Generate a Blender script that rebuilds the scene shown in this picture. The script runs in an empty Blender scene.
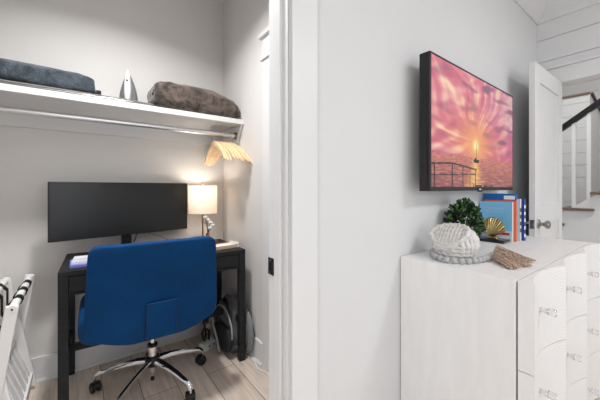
import bpy, bmesh, math, random
from mathutils import Vector, Matrix, noise
random.seed(7)
PI = math.pi
C = bpy.context.scene.collection
SC = bpy.context.scene

# ------------------------------------------------------------------ camera, world, lights, exposure
cam = bpy.data.cameras.new('camera'); cam.lens = 17.66; cam.sensor_width = 36; cam.shift_y = -0.02
cam.clip_start = 0.02
co = bpy.data.objects.new('camera', cam); C.objects.link(co)
co.location = (0, 0, 1.18); co.rotation_euler = (PI/2, 0, -math.atan2(.6, .8))
SC.camera = co
SC.view_settings.view_transform = 'Standard'; SC.view_settings.look = 'None'
SC.view_settings.gamma = 1; SC.view_settings.use_curve_mapping = False
SC.view_settings.exposure = 0.0
w = bpy.data.worlds.new('sky'); SC.world = w; w.use_nodes = True
w.node_tree.nodes['Background'].inputs[0].default_value = (.85, .92, 1, 1)
w.node_tree.nodes['Background'].inputs[1].default_value = 1.0

def area(name, loc, rot, size, power, col=(1, 1, 1), sy=None):
    l = bpy.data.lights.new(name, 'AREA'); l.energy = power; l.color = col; l.size = size
    if sy: l.shape = 'RECTANGLE'; l.size_y = sy
    o = bpy.data.objects.new(name, l); C.objects.link(o); o.location = loc; o.rotation_euler = rot
    return o
area('rear_fill_light', (1.1, -3.1, 1.45), (PI/2, 0, 0), 2.4, 22, (.97, .985, 1), 1.6)      # added fill light at the unseen rear window opening
area('side_fill_light', (-2.3, -1.3, 1.5), (PI/2, 0, -PI/2), 1.6, 30, (.97, .985, 1), 1.5)  # added fill from the left, at an unseen window opening
area('bedroom_fill_light', (2.0, -1.3, 2.60), (0, 0, 0), .5, 27, (.98, .99, 1))  # overhead fill added to brighten the bedroom wall from the right
area('bedroom_fill_light', (-.35, -1.3, 2.60), (0, 0, 0), .5, 15, (.98, .99, 1))  # second added overhead fill, brightens the closet through its doorway
area('closet_ceiling_light', (0.18, 1.46, 2.66), (0, 0, 0), .16, 25, (1, .985, .97)).data.spread = math.radians(140)
area('hall_light', (3.9, .1, 3.7), (0, 0, 0), 1.0, 66, (1, .99, .97))

# ------------------------------------------------------------------ materials
def lin(c):
    return tuple(((x/255)/12.92 if x/255 <= .04045 else ((x/255+.055)/1.055)**2.4) for x in c)
MC = {}
def mat(name, rgb, rough=.5, metal=0, bump=0, bscale=40, vary=0, vscale=8, stretch=(1, 1, 1), sheen=0, trans=0, spec=.5, coat=0, ior=1.45):
    if name in MC: return MC[name]
    m = bpy.data.materials.new(name); m.use_nodes = True; nt = m.node_tree
    b = nt.nodes['Principled BSDF']; c = lin(rgb)
    b.inputs['Base Color'].default_value = (*c, 1)
    b.inputs['Roughness'].default_value = rough; b.inputs['Metallic'].default_value = metal
    b.inputs['Specular IOR Level'].default_value = spec
    b.inputs['Transmission Weight'].default_value = trans; b.inputs['IOR'].default_value = ior
    b.inputs['Coat Weight'].default_value = coat
    if sheen: b.inputs['Sheen Weight'].default_value = sheen; b.inputs['Sheen Roughness'].default_value = .4
    tc = nt.nodes.new('ShaderNodeTexCoord'); mp = nt.nodes.new('ShaderNodeMapping')
    mp.inputs['Scale'].default_value = stretch
    nt.links.new(tc.outputs['Object'], mp.inputs[0])
    n = nt.nodes.new('ShaderNodeTexNoise'); n.inputs['Scale'].default_value = vscale; n.inputs['Detail'].default_value = 4
    nt.links.new(mp.outputs[0], n.inputs[0])
    r = nt.nodes.new('ShaderNodeValToRGB'); k = vary
    r.color_ramp.elements[0].position = .3; r.color_ramp.elements[1].position = .7
    r.color_ramp.elements[0].color = (*[x*(1-k) for x in c], 1)
    r.color_ramp.elements[1].color = (*[min(1, x*(1+k)) for x in c], 1)
    nt.links.new(n.outputs[0], r.inputs[0]); nt.links.new(r.outputs[0], b.inputs['Base Color'])
    if bump:
        n2 = nt.nodes.new('ShaderNodeTexNoise'); n2.inputs['Scale'].default_value = bscale; n2.inputs['Detail'].default_value = 5
        bp = nt.nodes.new('ShaderNodeBump'); bp.inputs['Strength'].default_value = bump; bp.inputs['Distance'].default_value = .01
        nt.links.new(mp.outputs[0], n2.inputs[0]); nt.links.new(n2.outputs[0], bp.inputs['Height'])
        nt.links.new(bp.outputs[0], b.inputs['Normal'])
    MC[name] = m; return m
def emis(name, rgb, s):
    m = bpy.data.materials.new(name); m.use_nodes = True; b = m.node_tree.nodes['Principled BSDF']
    b.inputs['Base Color'].default_value = (*lin(rgb), 1); b.inputs['Emission Color'].default_value = (*lin(rgb), 1)
    b.inputs['Emission Strength'].default_value = s; return m

M_wall = mat('wall_paint', (214, 215, 216), .8, vary=.015, vscale=2, bump=.03, bscale=90)
M_closet = mat('closet_wall_paint', (216, 214, 212), .8, vary=.015, vscale=2, bump=.03, bscale=90)
M_trim = mat('trim_paint', (219, 220, 221), .4, vary=.01)
M_ceil = mat('ceiling_paint', (228, 227, 225), .9, vary=.01)
M_whitewood = mat('white_wood', (238, 238, 238), .45, vary=.03, vscale=6, stretch=(1, 6, 1), bump=.02, bscale=30)
M_black = mat('black_plastic', (20, 20, 21), .4, vary=.05)
M_blackm = mat('satin_black', (24, 24, 26), .3)
M_desk = mat('charcoal_wood', (32, 33, 36), .55, spec=.3, vary=.35, vscale=9, stretch=(1.5, 14, 14), bump=.08, bscale=20)
M_chrome = mat('chrome', (225, 225, 228), .08, metal=1)
M_nickel = mat('satin_nickel', (165, 163, 158), .28, metal=1)
M_brass = mat('brass', (190, 145, 95), .3, metal=1)
M_copper = mat('copper', (195, 130, 100), .3, metal=1)
M_gold = mat('champagne_gold', (178, 162, 118), .33, metal=1, vary=.15, vscale=20)
M_velvet = mat('blue_velvet', (0, 58, 106), .85, vary=.15, vscale=7, spec=.25, bump=.05, bscale=150)
M_velvetseam = mat('blue_seam', (2, 48, 92), .8)
M_acrylic = mat('clear_acrylic', (245, 245, 247), .03, trans=1, ior=1.3)
M_rope = mat('cotton_rope', (214, 212, 209), .9, vary=.08, vscale=60, bump=.2, bscale=200)
M_bead = mat('grey_bead', (176, 176, 177), .7, vary=.06, vscale=60)
M_tassel = mat('tan_yarn', (190, 168, 148), .9, vary=.4, vscale=110, bump=.3, bscale=150)
M_leaf = mat('leaf_green', (78, 122, 58), .5, vary=.5, vscale=30)
M_leafd = mat('leaf_dark', (26, 40, 30), .5, vary=.4, vscale=30)
M_strap = mat('black_strap', (18, 18, 19), .8)
M_hanger = mat('hanger_wood', (236, 206, 166), .4, vary=.15, vscale=12, stretch=(8, 1, 3))
M_concrete = mat('pot_grey', (150, 150, 148), .8)

def planks():
    m = bpy.data.materials.new('oak_planks'); m.use_nodes = True; nt = m.node_tree; b = nt.nodes['Principled BSDF']
    tc = nt.nodes.new('ShaderNodeTexCoord'); mp = nt.nodes.new('ShaderNodeMapping'); mp.inputs['Rotation'].default_value = (0, 0, PI/2)
    mp.inputs['Location'].default_value = (.13, .07, 0)
    nt.links.new(tc.outputs['Object'], mp.inputs[0])
    br = nt.nodes.new('ShaderNodeTexBrick'); br.inputs['Scale'].default_value = 1; br.inputs['Brick Width'].default_value = 1.25
    br.inputs['Row Height'].default_value = .18; br.inputs['Mortar Size'].default_value = .0018; br.offset = .37
    br.inputs['Color1'].default_value = (*lin((222, 208, 196)), 1); br.inputs['Color2'].default_value = (*lin((200, 185, 173)), 1)
    br.inputs['Mortar'].default_value = (*lin((70, 58, 50)), 1); br.inputs['Mortar Smooth'].default_value = .2
    nt.links.new(mp.outputs[0], br.inputs[0])
    mp2 = nt.nodes.new('ShaderNodeMapping'); mp2.inputs['Scale'].default_value = (14, 1.3, 1)
    nt.links.new(tc.outputs['Object'], mp2.inputs[0])
    n = nt.nodes.new('ShaderNodeTexNoise'); n.inputs['Scale'].default_value = 3; n.inputs['Detail'].default_value = 8; n.inputs['Distortion'].default_value = .6
    nt.links.new(mp2.outputs[0], n.inputs[0])
    r = nt.nodes.new('ShaderNodeValToRGB'); r.color_ramp.elements[0].position = .3; r.color_ramp.elements[1].position = .72
    r.color_ramp.elements[0].color = (.80, .78, .76, 1); r.color_ramp.elements[1].color = (1.12, 1.12, 1.12, 1)
    nt.links.new(n.outputs[0], r.inputs[0])
    mp3 = nt.nodes.new('ShaderNodeMapping'); mp3.inputs['Scale'].default_value = (5.5, 2.2, 1)
    nt.links.new(tc.outputs['Object'], mp3.inputs[0])
    v = nt.nodes.new('ShaderNodeTexVoronoi'); v.inputs['Scale'].default_value = 1.0
    nt.links.new(mp3.outputs[0], v.inputs[0])
    r2 = nt.nodes.new('ShaderNodeValToRGB'); r2.color_ramp.elements[0].position = .03; r2.color_ramp.elements[1].position = .13
    r2.color_ramp.elements[0].color = (.35, .3, .27, 1); r2.color_ramp.elements[1].color = (1, 1, 1, 1)
    nt.links.new(v.outputs['Distance'], r2.inputs[0])
    mx = nt.nodes.new('ShaderNodeMix'); mx.data_type = 'RGBA'; mx.blend_type = 'MULTIPLY'; mx.inputs[0].default_value = 1
    nt.links.new(br.outputs[0], mx.inputs[6]); nt.links.new(r.outputs[0], mx.inputs[7])
    mx2 = nt.nodes.new('ShaderNodeMix'); mx2.data_type = 'RGBA'; mx2.blend_type = 'MULTIPLY'; mx2.inputs[0].default_value = .75
    nt.links.new(mx.outputs[2], mx2.inputs[6]); nt.links.new(r2.outputs[0], mx2.inputs[7])
    nt.links.new(mx2.outputs[2], b.inputs['Base Color']); b.inputs['Roughness'].default_value = .5
    return m
M_floor = planks()

def fabric_shade():
    m = bpy.data.materials.new('linen_shade'); m.use_nodes = True; nt = m.node_tree
    b = nt.nodes['Principled BSDF']; b.inputs['Base Color'].default_value = (*lin((238, 228, 214)), 1); b.inputs['Roughness'].default_value = .9
    tr = nt.nodes.new('ShaderNodeBsdfTranslucent'); tr.inputs[0].default_value = (*lin((240, 222, 200)), 1)
    mx = nt.nodes.new('ShaderNodeMixShader'); mx.inputs[0].default_value = .2
    nt.links.new(b.outputs[0], mx.inputs[1]); nt.links.new(tr.outputs[0], mx.inputs[2])
    nt.links.new(mx.outputs[0], nt.nodes['Material Output'].inputs[0]); return m
M_shade = fabric_shade()

def scallop_wood():
    # white lacquered drawer front with rings of open grain
    m = bpy.data.materials.new('white_ring_grain'); m.use_nodes = True; nt = m.node_tree; b = nt.nodes['Principled BSDF']
    tc = nt.nodes.new('ShaderNodeTexCoord')
    mp = nt.nodes.new('ShaderNodeMapping'); mp.inputs['Location'].default_value = (-.2, 0, .17); mp.inputs['Scale'].default_value = (1, .01, 1)
    nt.links.new(tc.outputs['Object'], mp.inputs[0])
    wv = nt.nodes.new('ShaderNodeTexWave'); wv.wave_type = 'RINGS'; wv.rings_direction = 'Y'
    wv.inputs['Scale'].default_value = 26; wv.inputs['Distortion'].default_value = 3; wv.inputs['Detail'].default_value = 2
    nt.links.new(mp.outputs[0], wv.inputs[0])
    r = nt.nodes.new('ShaderNodeValToRGB'); r.color_ramp.elements[0].color = (*lin((214, 214, 214)), 1); r.color_ramp.elements[1].color = (*lin((226, 226, 226)), 1)
    r.color_ramp.elements[1].position = .35
    nt.links.new(wv.outputs[0], r.inputs[0]); nt.links.new(r.outputs[0], b.inputs['Base Color'])
    bp = nt.nodes.new('ShaderNodeBump'); bp.inputs['Strength'].default_value = .06; bp.inputs['Distance'].default_value = .002
    nt.links.new(wv.outputs[0], bp.inputs['Height']); nt.links.new(bp.outputs[0], b.inputs['Normal'])
    b.inputs['Roughness'].default_value = .4; return m
M_scallop = scallop_wood()

def blanket_mat(name, a, bcol, sc, sheen):
    m = bpy.data.materials.new(name); m.use_nodes = True; nt = m.node_tree; b = nt.nodes['Principled BSDF']
    tc = nt.nodes.new('ShaderNodeTexCoord'); n = nt.nodes.new('ShaderNodeTexNoise'); n.inputs['Scale'].default_value = sc; n.inputs['Detail'].default_value = 6
    n.inputs['Roughness'].default_value = .65; n.inputs['Distortion'].default_value = .8
    nt.links.new(tc.outputs['Object'], n.inputs[0])
    r = nt.nodes.new('ShaderNodeValToRGB'); r.color_ramp.elements[0].position = .38; r.color_ramp.elements[1].position = .68
    r.color_ramp.elements[0].color = (*lin(a), 1); r.color_ramp.elements[1].color = (*lin(bcol), 1)
    nt.links.new(n.outputs[0], r.inputs[0]); nt.links.new(r.outputs[0], b.inputs['Base Color'])
    n2 = nt.nodes.new('ShaderNodeTexNoise'); n2.inputs['Scale'].default_value = 90; n2.inputs['Detail'].default_value = 4
    nt.links.new(tc.outputs['Object'], n2.inputs[0])
    bp = nt.nodes.new('ShaderNodeBump'); bp.inputs['Strength'].default_value = .5; bp.inputs['Distance'].default_value = .01
    nt.links.new(n2.outputs[0], bp.inputs['Height']); nt.links.new(bp.outputs[0], b.inputs['Normal'])
    b.inputs['Roughness'].default_value = .95; b.inputs['Sheen Weight'].default_value = sheen; return m
M_brown = blanket_mat('brown_plush', (44, 36, 33), (112, 97, 88), 13, .3)
M_teal = blanket_mat('teal_throw', (20, 26, 32), (72, 84, 94), 11, .3)

# ------------------------------------------------------------------ geometry helpers
class MB:
    def __init__(s): s.v = []; s.f = []; s.sm = []
    def add(s, vs, fs, smooth=False):
        k = len(s.v); s.v += [tuple(p) for p in vs]; s.f += [tuple(i+k for i in f) for f in fs]; s.sm += [smooth]*len(fs); return s
    def box(s, x0, x1, y0, y1, z0, z1):
        return s.add([(x0, y0, z0), (x1, y0, z0), (x1, y1, z0), (x0, y1, z0), (x0, y0, z1), (x1, y0, z1), (x1, y1, z1), (x0, y1, z1)],
                     [(0, 3, 2, 1), (4, 5, 6, 7), (0, 1, 5, 4), (1, 2, 6, 5), (2, 3, 7, 6), (3, 0, 4, 7)])
    def hexa(s, p):   # eight corners, bottom four then top four
        return s.add(p, [(0, 3, 2, 1), (4, 5, 6, 7), (0, 1, 5, 4), (1, 2, 6, 5), (2, 3, 7, 6), (3, 0, 4, 7)])
    def bar(s, a, b, wd, th, up=(0, 0, 1)):
        a = Vector(a); b = Vector(b); d = (b-a).normalized(); u = Vector(up)
        r = d.cross(u)
        if r.length < 1e-4: r = d.cross(Vector((1, 0, 0)))
        r.normalize(); n = r.cross(d).normalized(); r *= wd/2; n *= th/2
        return s.hexa([a-r-n, a+r-n, b+r-n, b-r-n, a-r+n, a+r+n, b+r+n, b-r+n])
    def prism(s, pts, lo, hi, axis='z', smooth=False):
        n = len(pts); f = {'z': lambda p, t: (p[0], p[1], t), 'x': lambda p, t: (t, p[0], p[1]), 'y': lambda p, t: (p[0], t, p[1])}[axis]
        vs = [f(p, lo) for p in pts]+[f(p, hi) for p in pts]
        return s.add(vs, [tuple(range(n-1, -1, -1)), tuple(range(n, 2*n))]+[(i, (i+1) % n, (i+1) % n+n, i+n) for i in range(n)], smooth)
    def tube(s, pts, r, n=10, closed=False, twist=None, flat=1.0, cap=True):
        pts = [Vector(p) for p in pts]; m = len(pts); rings = []
        rr = r if hasattr(r, '__len__') else [r]*m
        T = []
        for i in range(m):
            if closed: t = pts[(i+1) % m]-pts[i-1]
            else: t = pts[min(i+1, m-1)]-pts[max(i-1, 0)]
            T.append(t.normalized() if t.length > 0 else Vector((0, 0, 1)))
        u = T[0].orthogonal().normalized(); L = 0; vs = []
        for i in range(m):
            u = (u-T[i]*u.dot(T[i])); u.normalize(); v = T[i].cross(u)
            if i: L += (pts[i]-pts[i-1]).length
            for j in range(n):
                a = 2*PI*j/n; q = rr[i]
                if twist: q *= 1+twist[0]*math.cos(twist[2]*(a)-L*twist[1])
                vs.append(pts[i]+u*q*math.cos(a)+v*q*flat*math.sin(a))
        fs = []
        for i in range(m if closed else m-1):
            for j in range(n):
                a = i*n+j; b = i*n+(j+1) % n; i2 = (i+1) % m
                fs.append((a, b, i2*n+(j+1) % n, i2*n+j))
        if not closed and cap: fs += [tuple(range(n-1, -1, -1)), tuple((m-1)*n+j for j in range(n))]
        return s.add(vs, fs, True)
    def lathe(s, prof, c=(0, 0, 0), n=24, M=None):
        vs = []; k = len(prof)
        for r, z in prof:
            for j in range(n):
                a = 2*PI*j/n; p = Vector((r*math.cos(a), r*math.sin(a), z))
                if M: p = M @ p
                vs.append(p+Vector(c))
        fs = [(i*n+j, i*n+(j+1) % n, (i+1)*n+(j+1) % n, (i+1)*n+j) for i in range(k-1) for j in range(n)]
        fs += [tuple(range(n-1, -1, -1)), tuple((k-1)*n+j for j in range(n))]
        return s.add(vs, fs, True)
    def cyl(s, a, b, r, n=16, r2=None): return s.tube([a, b], [r, r if r2 is None else r2], n)
    def sell(s, c, d, e1=.35, e2=.35, nu=40, nv=20, fn=None):   # rounded-box superellipsoid
        sg = lambda x, e: math.copysign(abs(x)**e, x)
        vs = []
        for i in range(nv+1):
            ph = -PI/2+PI*i/nv
            for j in range(nu):
                th = 2*PI*j/nu
                p = Vector((d[0]/2*sg(math.cos(ph), e1)*sg(math.cos(th), e2), d[1]/2*sg(math.cos(ph), e1)*sg(math.sin(th), e2), d[2]/2*sg(math.sin(ph), e1)))
                if fn: p = fn(p)
                vs.append(p+Vector(c))
        fs = [(i*nu+j, i*nu+(j+1) % nu, (i+1)*nu+(j+1) % nu, (i+1)*nu+j) for i in range(nv) for j in range(nu)]
        return s.add(vs, fs, True)
    def build(s, name, m, parent=None, world=False, bevel=0, sub=0, solid=0, seg=2):
        me = bpy.data.meshes.new(name); vs = s.v
        if world and parent is not None:
            Mx = wm(parent).inverted(); vs = [Mx @ Vector(p) for p in vs]
        me.from_pydata(vs, [], s.f); me.polygons.foreach_set('use_smooth', s.sm); me.update()
        bm = bmesh.new(); bm.from_mesh(me); bmesh.ops.remove_doubles(bm, verts=bm.verts, dist=1e-6)
        bmesh.ops.recalc_face_normals(bm, faces=bm.faces)
        for e in bm.edges:
            if len(e.link_faces) == 2 and e.calc_face_angle(0) > .75: e.smooth = False
        bm.to_mesh(me); bm.free()
        o = bpy.data.objects.new(name, me); C.objects.link(o); me.materials.append(m)
        if parent is not None: o.parent = parent
        if solid: q = o.modifiers.new('s', 'SOLIDIFY'); q.thickness = solid; q.offset = 0
        if sub: q = o.modifiers.new('u', 'SUBSURF'); q.levels = sub; q.render_levels = sub
        if bevel: q = o.modifiers.new('b', 'BEVEL'); q.width = bevel; q.segments = seg; q.limit_method = 'ANGLE'
        return o
def wm(o):
    m = o.matrix_basis.copy()
    return wm(o.parent) @ m if o.parent else m
def thing(name, label, cat, loc=(0, 0, 0), rz=0, group=None):
    o = bpy.data.objects.new(name, None); C.objects.link(o); o.location = loc; o.rotation_euler = (0, 0, rz)
    o['label'] = label; o['category'] = cat; o.empty_display_size = .05
    if group: o['group'] = group
    return o
def tag(o, label, cat, group=None, kind=None):
    o['label'] = label; o['category'] = cat
    if group: o['group'] = group
    if kind: o['kind'] = kind
    return o
def struct(name, mb, m, parent=None, **k):
    o = mb.build(name, m, parent, **k)
    if parent is None: o['kind'] = 'structure'
    return o

# ------------------------------------------------------------------ room shell
YW, YC, YB = .80, .92, 2.40      # bedroom face, closet face, closet back
XR = .98                         # closet right wall
XE = 3.14                        # end wall (shiplap)
H = 2.755
XJ, XJL = .55, -.24              # doorway jambs
struct('floor', MB().box(-2.5, 6.3, -3.3, 2.5, -.05, 0), M_floor)
struct('ceiling', MB().box(-2.5, XE, -3.3, 2.5, H, H+.08), M_ceil)
m = MB()
m.box(XJ+.015, XE, YW, YC, 0, H); m.box(-2.4, XJL-.015, YW, YC, 0, H); m.box(XJL-.015, XJ+.015, YW, YC, 2.06, H)
struct('wall_front', m, M_wall)
struct('wall_closet_back', MB().box(-1.1, XR+.1, YB, YB+.1, 0, H), M_closet)
struct('wall_closet_right', MB().box(XR, XR+.1, YC, YB, 0, H), M_closet)
struct('wall_closet_left', MB().box(-1.1, -1.0, YC, YB, 0, H), M_closet)
# bedroom walls around and behind the camera, with window openings added for the light
m = MB(); m.box(-2.4, -.2, -3.3, -3.2, 0, H); m.box(2.4, XE, -3.3, -3.2, 0, H); m.box(-.2, 2.4, -3.3, -3.2, 0, .6); m.box(-.2, 2.4, -3.3, -3.2, 2.3, H)
struct('wall_rear', m, M_wall)
m = MB(); m.box(-2.5, -2.4, -3.3, -2.15, 0, H); m.box(-2.5, -2.4, -.45, .92, 0, H); m.box(-2.5, -2.4, -2.15, -.45, 0, .7); m.box(-2.5, -2.4, -2.15, -.45, 2.3, H)
struct('wall_left', m, M_wall)
for nm, (x0, x1, y0, y1, z0, z1) in (('window_1', (-.2, 2.4, -3.28, -3.22, .6, 2.3)), ('window_2', (-2.48, -2.42, -2.15, -.45, .7, 2.3))):
    m = MB(); t = .05
    if nm == 'window_1':
        m.box(x0, x1, y0, y1, z0, z0+t); m.box(x0, x1, y0, y1, z1-t, z1); m.box(x0, x0+t, y0, y1, z0, z1); m.box(x1-t, x1, y0, y1, z0, z1); m.box(1.07, 1.13, y0, y1, z0, z1)
    else:
        m.box(x0, x1, y0, y1, z0, z0+t); m.box(x0, x1, y0, y1, z1-t, z1); m.box(x0, x1, y0, y0+t, z0, z1); m.box(x0, x1, y1-t, y1, z0, z1)
    struct(nm, m, M_trim)
# end wall: shiplap boards over a backing, doorway opening y -.05...636
DY0, DY1, DZ = -.09, .668, 2.035
m = MB(); zs = [0]; z = 2.244-.186*12
edges = [max(0, z+.186*i) for i in range(0, 16)]
for i in range(15):
    a, b = edges[i], min(edges[i+1], H)
    if b-a < .01: continue
    for (y0, y1) in ((-3.2, DY0), (DY1, YW)):
        m.box(XE, XE+.014, y0, y1, a+.0022, b-.0022)
    if b > DZ:
        m.box(XE, XE+.014, DY0, DY1, max(a, DZ)+.0022, b-.0022)
m.box(XE+.012, XE+.12, -3.2, DY0, 0, H); m.box(XE+.012, XE+.12, DY1, YW, 0, H); m.box(XE+.012, XE+.12, DY0, DY1, DZ, H)
struct('wall_end', m, M_trim)
# doorway casing on end wall (craftsman)
m = MB(); x0 = XE-.018
m.box(x0, XE, DY1, DY1+.09, 0, DZ); m.box(x0, XE, DY0-.09, DY0, 0, DZ)
m.box(x0-.004, XE, DY0-.10, DY1+.10, DZ, DZ+.125); m.box(x0-.02, XE, DY0-.12, DY1+.12, DZ+.125, DZ+.15)
m.box(XE-.001, XE+.125, DY1-.002, DY1+.012, 0, DZ); m.box(XE-.001, XE+.125, DY0, DY0+.014, 0, DZ)
struct('trim_1', m, M_trim, bevel=.0015)
# crown in bedroom
def crown(nm, a, b, inward, z0=2.575):
    pr = [(0, z0), (.012, z0), (.014, z0+.02), (.03, z0+.04), (.06, z0+.075), (.085, z0+.105), (.09, z0+.12), (.09, H), (0, H)]
    a = Vector(a); b = Vector(b); n = Vector(inward); vs = []
    for p in (a, b):
        for d, zz in pr: q = p+n*d; vs.append((q.x, q.y, zz))
    k = len(pr); fs = [(i, (i+1) % k, (i+1) % k+k, i+k) for i in range(k)]+[tuple(range(k)), tuple(range(2*k-1, k-1, -1))]
    struct(nm, MB().add(vs, fs), M_trim)
crown('trim_2', (-2.4, YW, 0), (XE-.0, YW, 0), (0, -1, 0)); crown('trim_3', (XE, YW, 0), (XE, -3.2, 0), (-1, 0, 0))
# closet doorway: jambs, stop and casing
m = MB()
m.box(XJ, XJ+.02, YW-.002, YC+.002, 0, 2.06); m.box(XJL-.02, XJL, YW-.002, YC+.002, 0, 2.06); m.box(XJL, XJ, YW-.002, YC+.002, 2.04, 2.06)
m.box(XJ-.011, XJ, YW+.032, YW+.068, 0, 2.04); m.box(XJL, XJL+.011, YW+.032, YW+.068, 0, 2.04); m.box(XJL, XJ, YW+.032, YW+.068, 2.029, 2.04)
struct('trim_4', m, M_trim, bevel=.003, seg=3)
m = MB(); yc = YW-.018
m.box(XJ+.006, XJ+.115, yc, YW, 0, 2.05); m.box(XJL-.115, XJL-.006, yc, YW, 0, 2.05)
m.box(XJL-.125, XJ+.125, yc-.004, YW, 2.05, 2.18); m.box(XJL-.14, XJ+.14, yc-.02, YW, 2.18, 2.205)
struct('trim_5', m, M_trim, bevel=.003, seg=3)
# closet side door casing and slab on right wall
m = MB(); yd = 1.707
m.box(XR-.012, XR, yd-.092, yd, 0, 2.02); m.box(XR-.015, XR, YC, yd+.006, 2.035, 2.165); m.box(XR-.024, XR, YC, yd+.014, 2.02, 2.037); m.box(XR-.034, XR, YC, yd+.022, 2.165, 2.192)
struct('trim_6', m, M_trim, bevel=.0015)
struct('door_1', MB().box(XR-.006, XR, YC, yd-.09, .01, 2.02), M_trim)
# baseboards
def base(nm, x0, x1, y0, y1, side):
    m = MB(); m.box(x0, x1, y0, y1, 0, .15)
    e = .012
    if side == 'y-': m.prism([(y0, 0), (y0, .02), (y0-e*.4, .018), (y0-e, .008), (y0-e, 0)], x0, x1, 'x')
    if side == 'x-': m.prism([(x0, 0), (x0, .02), (x0-e*.4, .018), (x0-e, .008), (x0-e, 0)], y0, y1, 'y')
    struct(nm, m, M_trim, bevel=.002)
base('baseboard_closet_back', -1.0, XR, YB-.016, YB, 'y-'); base('baseboard_closet_right', XR-.016, XR, yd, YB-.016, 'x-')
base('baseboard_front', XJ+.12, 1.165, YW-.016, YW, 'y-'); base('baseboard_front', 2.345, XE, YW-.016, YW, 'y-')
struct('baseboard_rear', MB().box(-2.4, XE, -3.2, -3.184, 0, .15), M_trim)
struct('baseboard_left', MB().box(-2.4, -2.384, -3.18, YW, 0, .15), M_trim)
# ceiling lamps: the two bedroom ones are unseen, added to carry the fill
for (nm, x, y, r, lab) in (('ceiling_light', 2.0, -1.3, .24, 'added unseen round ceiling lamp nearer the open white door'), ('ceiling_light', -.35, -1.3, .24, 'added unseen round ceiling lamp nearer the desk nook'), ('ceiling_light', .18, 1.46, .085, 'small recessed white ceiling lamp above the desk nook')):
    t = thing(nm, lab, 'lamp', (x, y, H))
    MB().lathe([(0, 0), (r, 0), (r, -.02), (r-.01, -.03), (r-.02, -.03)], n=32).build('trim_ring', M_trim, t)
    MB().lathe([(0, -.028), (r-.02, -.03), (r-.03, -.045), (0, -.055)], n=32).build('diffuser', emis('lamp_glow', (255, 246, 235), 3), t)
# strike plate on closet jamb
t = thing('strike_plate', 'dark metal latch strike plate on the closet door jamb', 'latch plate', (XJ, .905, .90))
MB().box(-.003, 0, -.018, .0175, -.03, .03).build('plate', mat('dark_bronze', (62, 60, 58), .4, metal=.8), t, bevel=.001)
MB().box(-.0045, -.002, -.006, .008, -.012, .012).build('latch_hole', M_black, t)
for z in (-.021, .021): MB().cyl((-.0045, .002, z), (-.002, .002, z), .004).build('screw', M_nickel, t)

# ------------------------------------------------------------------ open shaker door at end wall
dx0, dx1, dyf, dyb = 2.443, 3.125, .632, .666
ob = MB()
st = .105
ob.box(dx0, dx0+st, dyf, dyb, .012, 2.03); ob.box(dx1-st, dx1, dyf, dyb, .012, 2.03)
for (a, b) in ((.012, .25), (.93, 1.06), (1.91, 2.03)): ob.box(dx0+st, dx1-st, dyf, dyb, a, b)
ob.box(dx0+st, dx1-st, dyf+.011, dyb-.011, .25, 1.92)
d = struct('door_2', ob, M_trim, bevel=.0012)
kz = .935
def knob(side):
    s = -1 if side == 'f' else 1; y = dyf if side == 'f' else dyb; x = dx0+.062
    R = Matrix.Rotation(PI/2*(1 if s < 0 else -1), 3, 'X')
    return MB().lathe([(0, 0), (.029, 0), (.031, .004), (.028, .009), (.013, .012), (.011, .03), (.016, .036), (.026, .043), (.029, .052), (.026, .061), (.014, .066), (0, .067)], (x, y, kz), 24, R)
knob('f').build('door_knob', M_nickel, d); knob('b').build('door_knob', M_nickel, d)
MB().box(dx0-.002, dx0+.001, dyf+.005, dyb-.005, kz-.03, kz+.03).build('latch_plate', M_nickel, d)
MB().box(dx0-.012, dx0, dyf+.011, dyb-.011, kz-.01, kz+.01).build('latch', M_nickel, d)
for z in (.25, 1.05, 1.83): MB().cyl((dx1+.004, dyb+.004, z-.045), (dx1+.004, dyb+.004, z+.045), .006).build('hinge', M_nickel, d)

# ------------------------------------------------------------------ hall beyond with staircase
XS = 4.40
def shiplap(nm, x, y0, y1, z0, z1):
    m = MB(); zz = z0
    while zz < z1-.02:
        m.box(x, x+.014, y0, y1, zz+.002, min(zz+.165, z1)-.002); zz += .165
    m.box(x+.012, x+.08, y0, y1, z0, z1); struct(nm, m, mat('hall_paint', (196, 196, 195), .6))
shiplap('wall_hall_low', 5.32, .80, 2.3, 0, 2.41); shiplap('wall_hall_far', 6.2, -2.5, 2.4, 0, 4.2)
struct('wall_hall_side', MB().box(XE+.12, 6.3, 2.3, 2.4, 0, 4.2), M_trim)
struct('wall_hall_near', MB().box(XE+.12, 6.3, -2.6, -2.5, 0, 4.2), M_trim)
struct('wall_above', MB().box(XE, XE+.12, -3.2, 2.4, H, 4.2), M_trim)
struct('ceiling_hall', MB().box(XE, 6.3, -2.6, 2.4, 4.2, 4.3), M_ceil)
M_oak = mat('grey_oak', (112, 92, 78), .5, vary=.15, vscale=10, stretch=(6, 1, 6))
struct('trim_7', MB().box(5.30, 5.42, .80, 2.3, 2.41, 2.432), M_oak)
t7 = MB(); t7.bar((5.35, .81, 2.425), (6.2, .81, 2.24), .07, .022); struct('trim_8', t7, M_oak)
t7 = MB(); t7.hexa([(5.405, .80, 0), (6.2, .80, 0), (6.2, .87, 0), (5.405, .87, 0), (5.405, .80, 2.40), (6.2, .80, 2.23), (6.2, .87, 2.23), (5.405, .87, 2.40)])
struct('wall_hall_return', t7, M_trim)
s = thing('staircase', 'white staircase with grey oak treads rising behind the open doorway', 'staircase', (XS, .9, 0))
run, rise = .242, .18
prof = []
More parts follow.
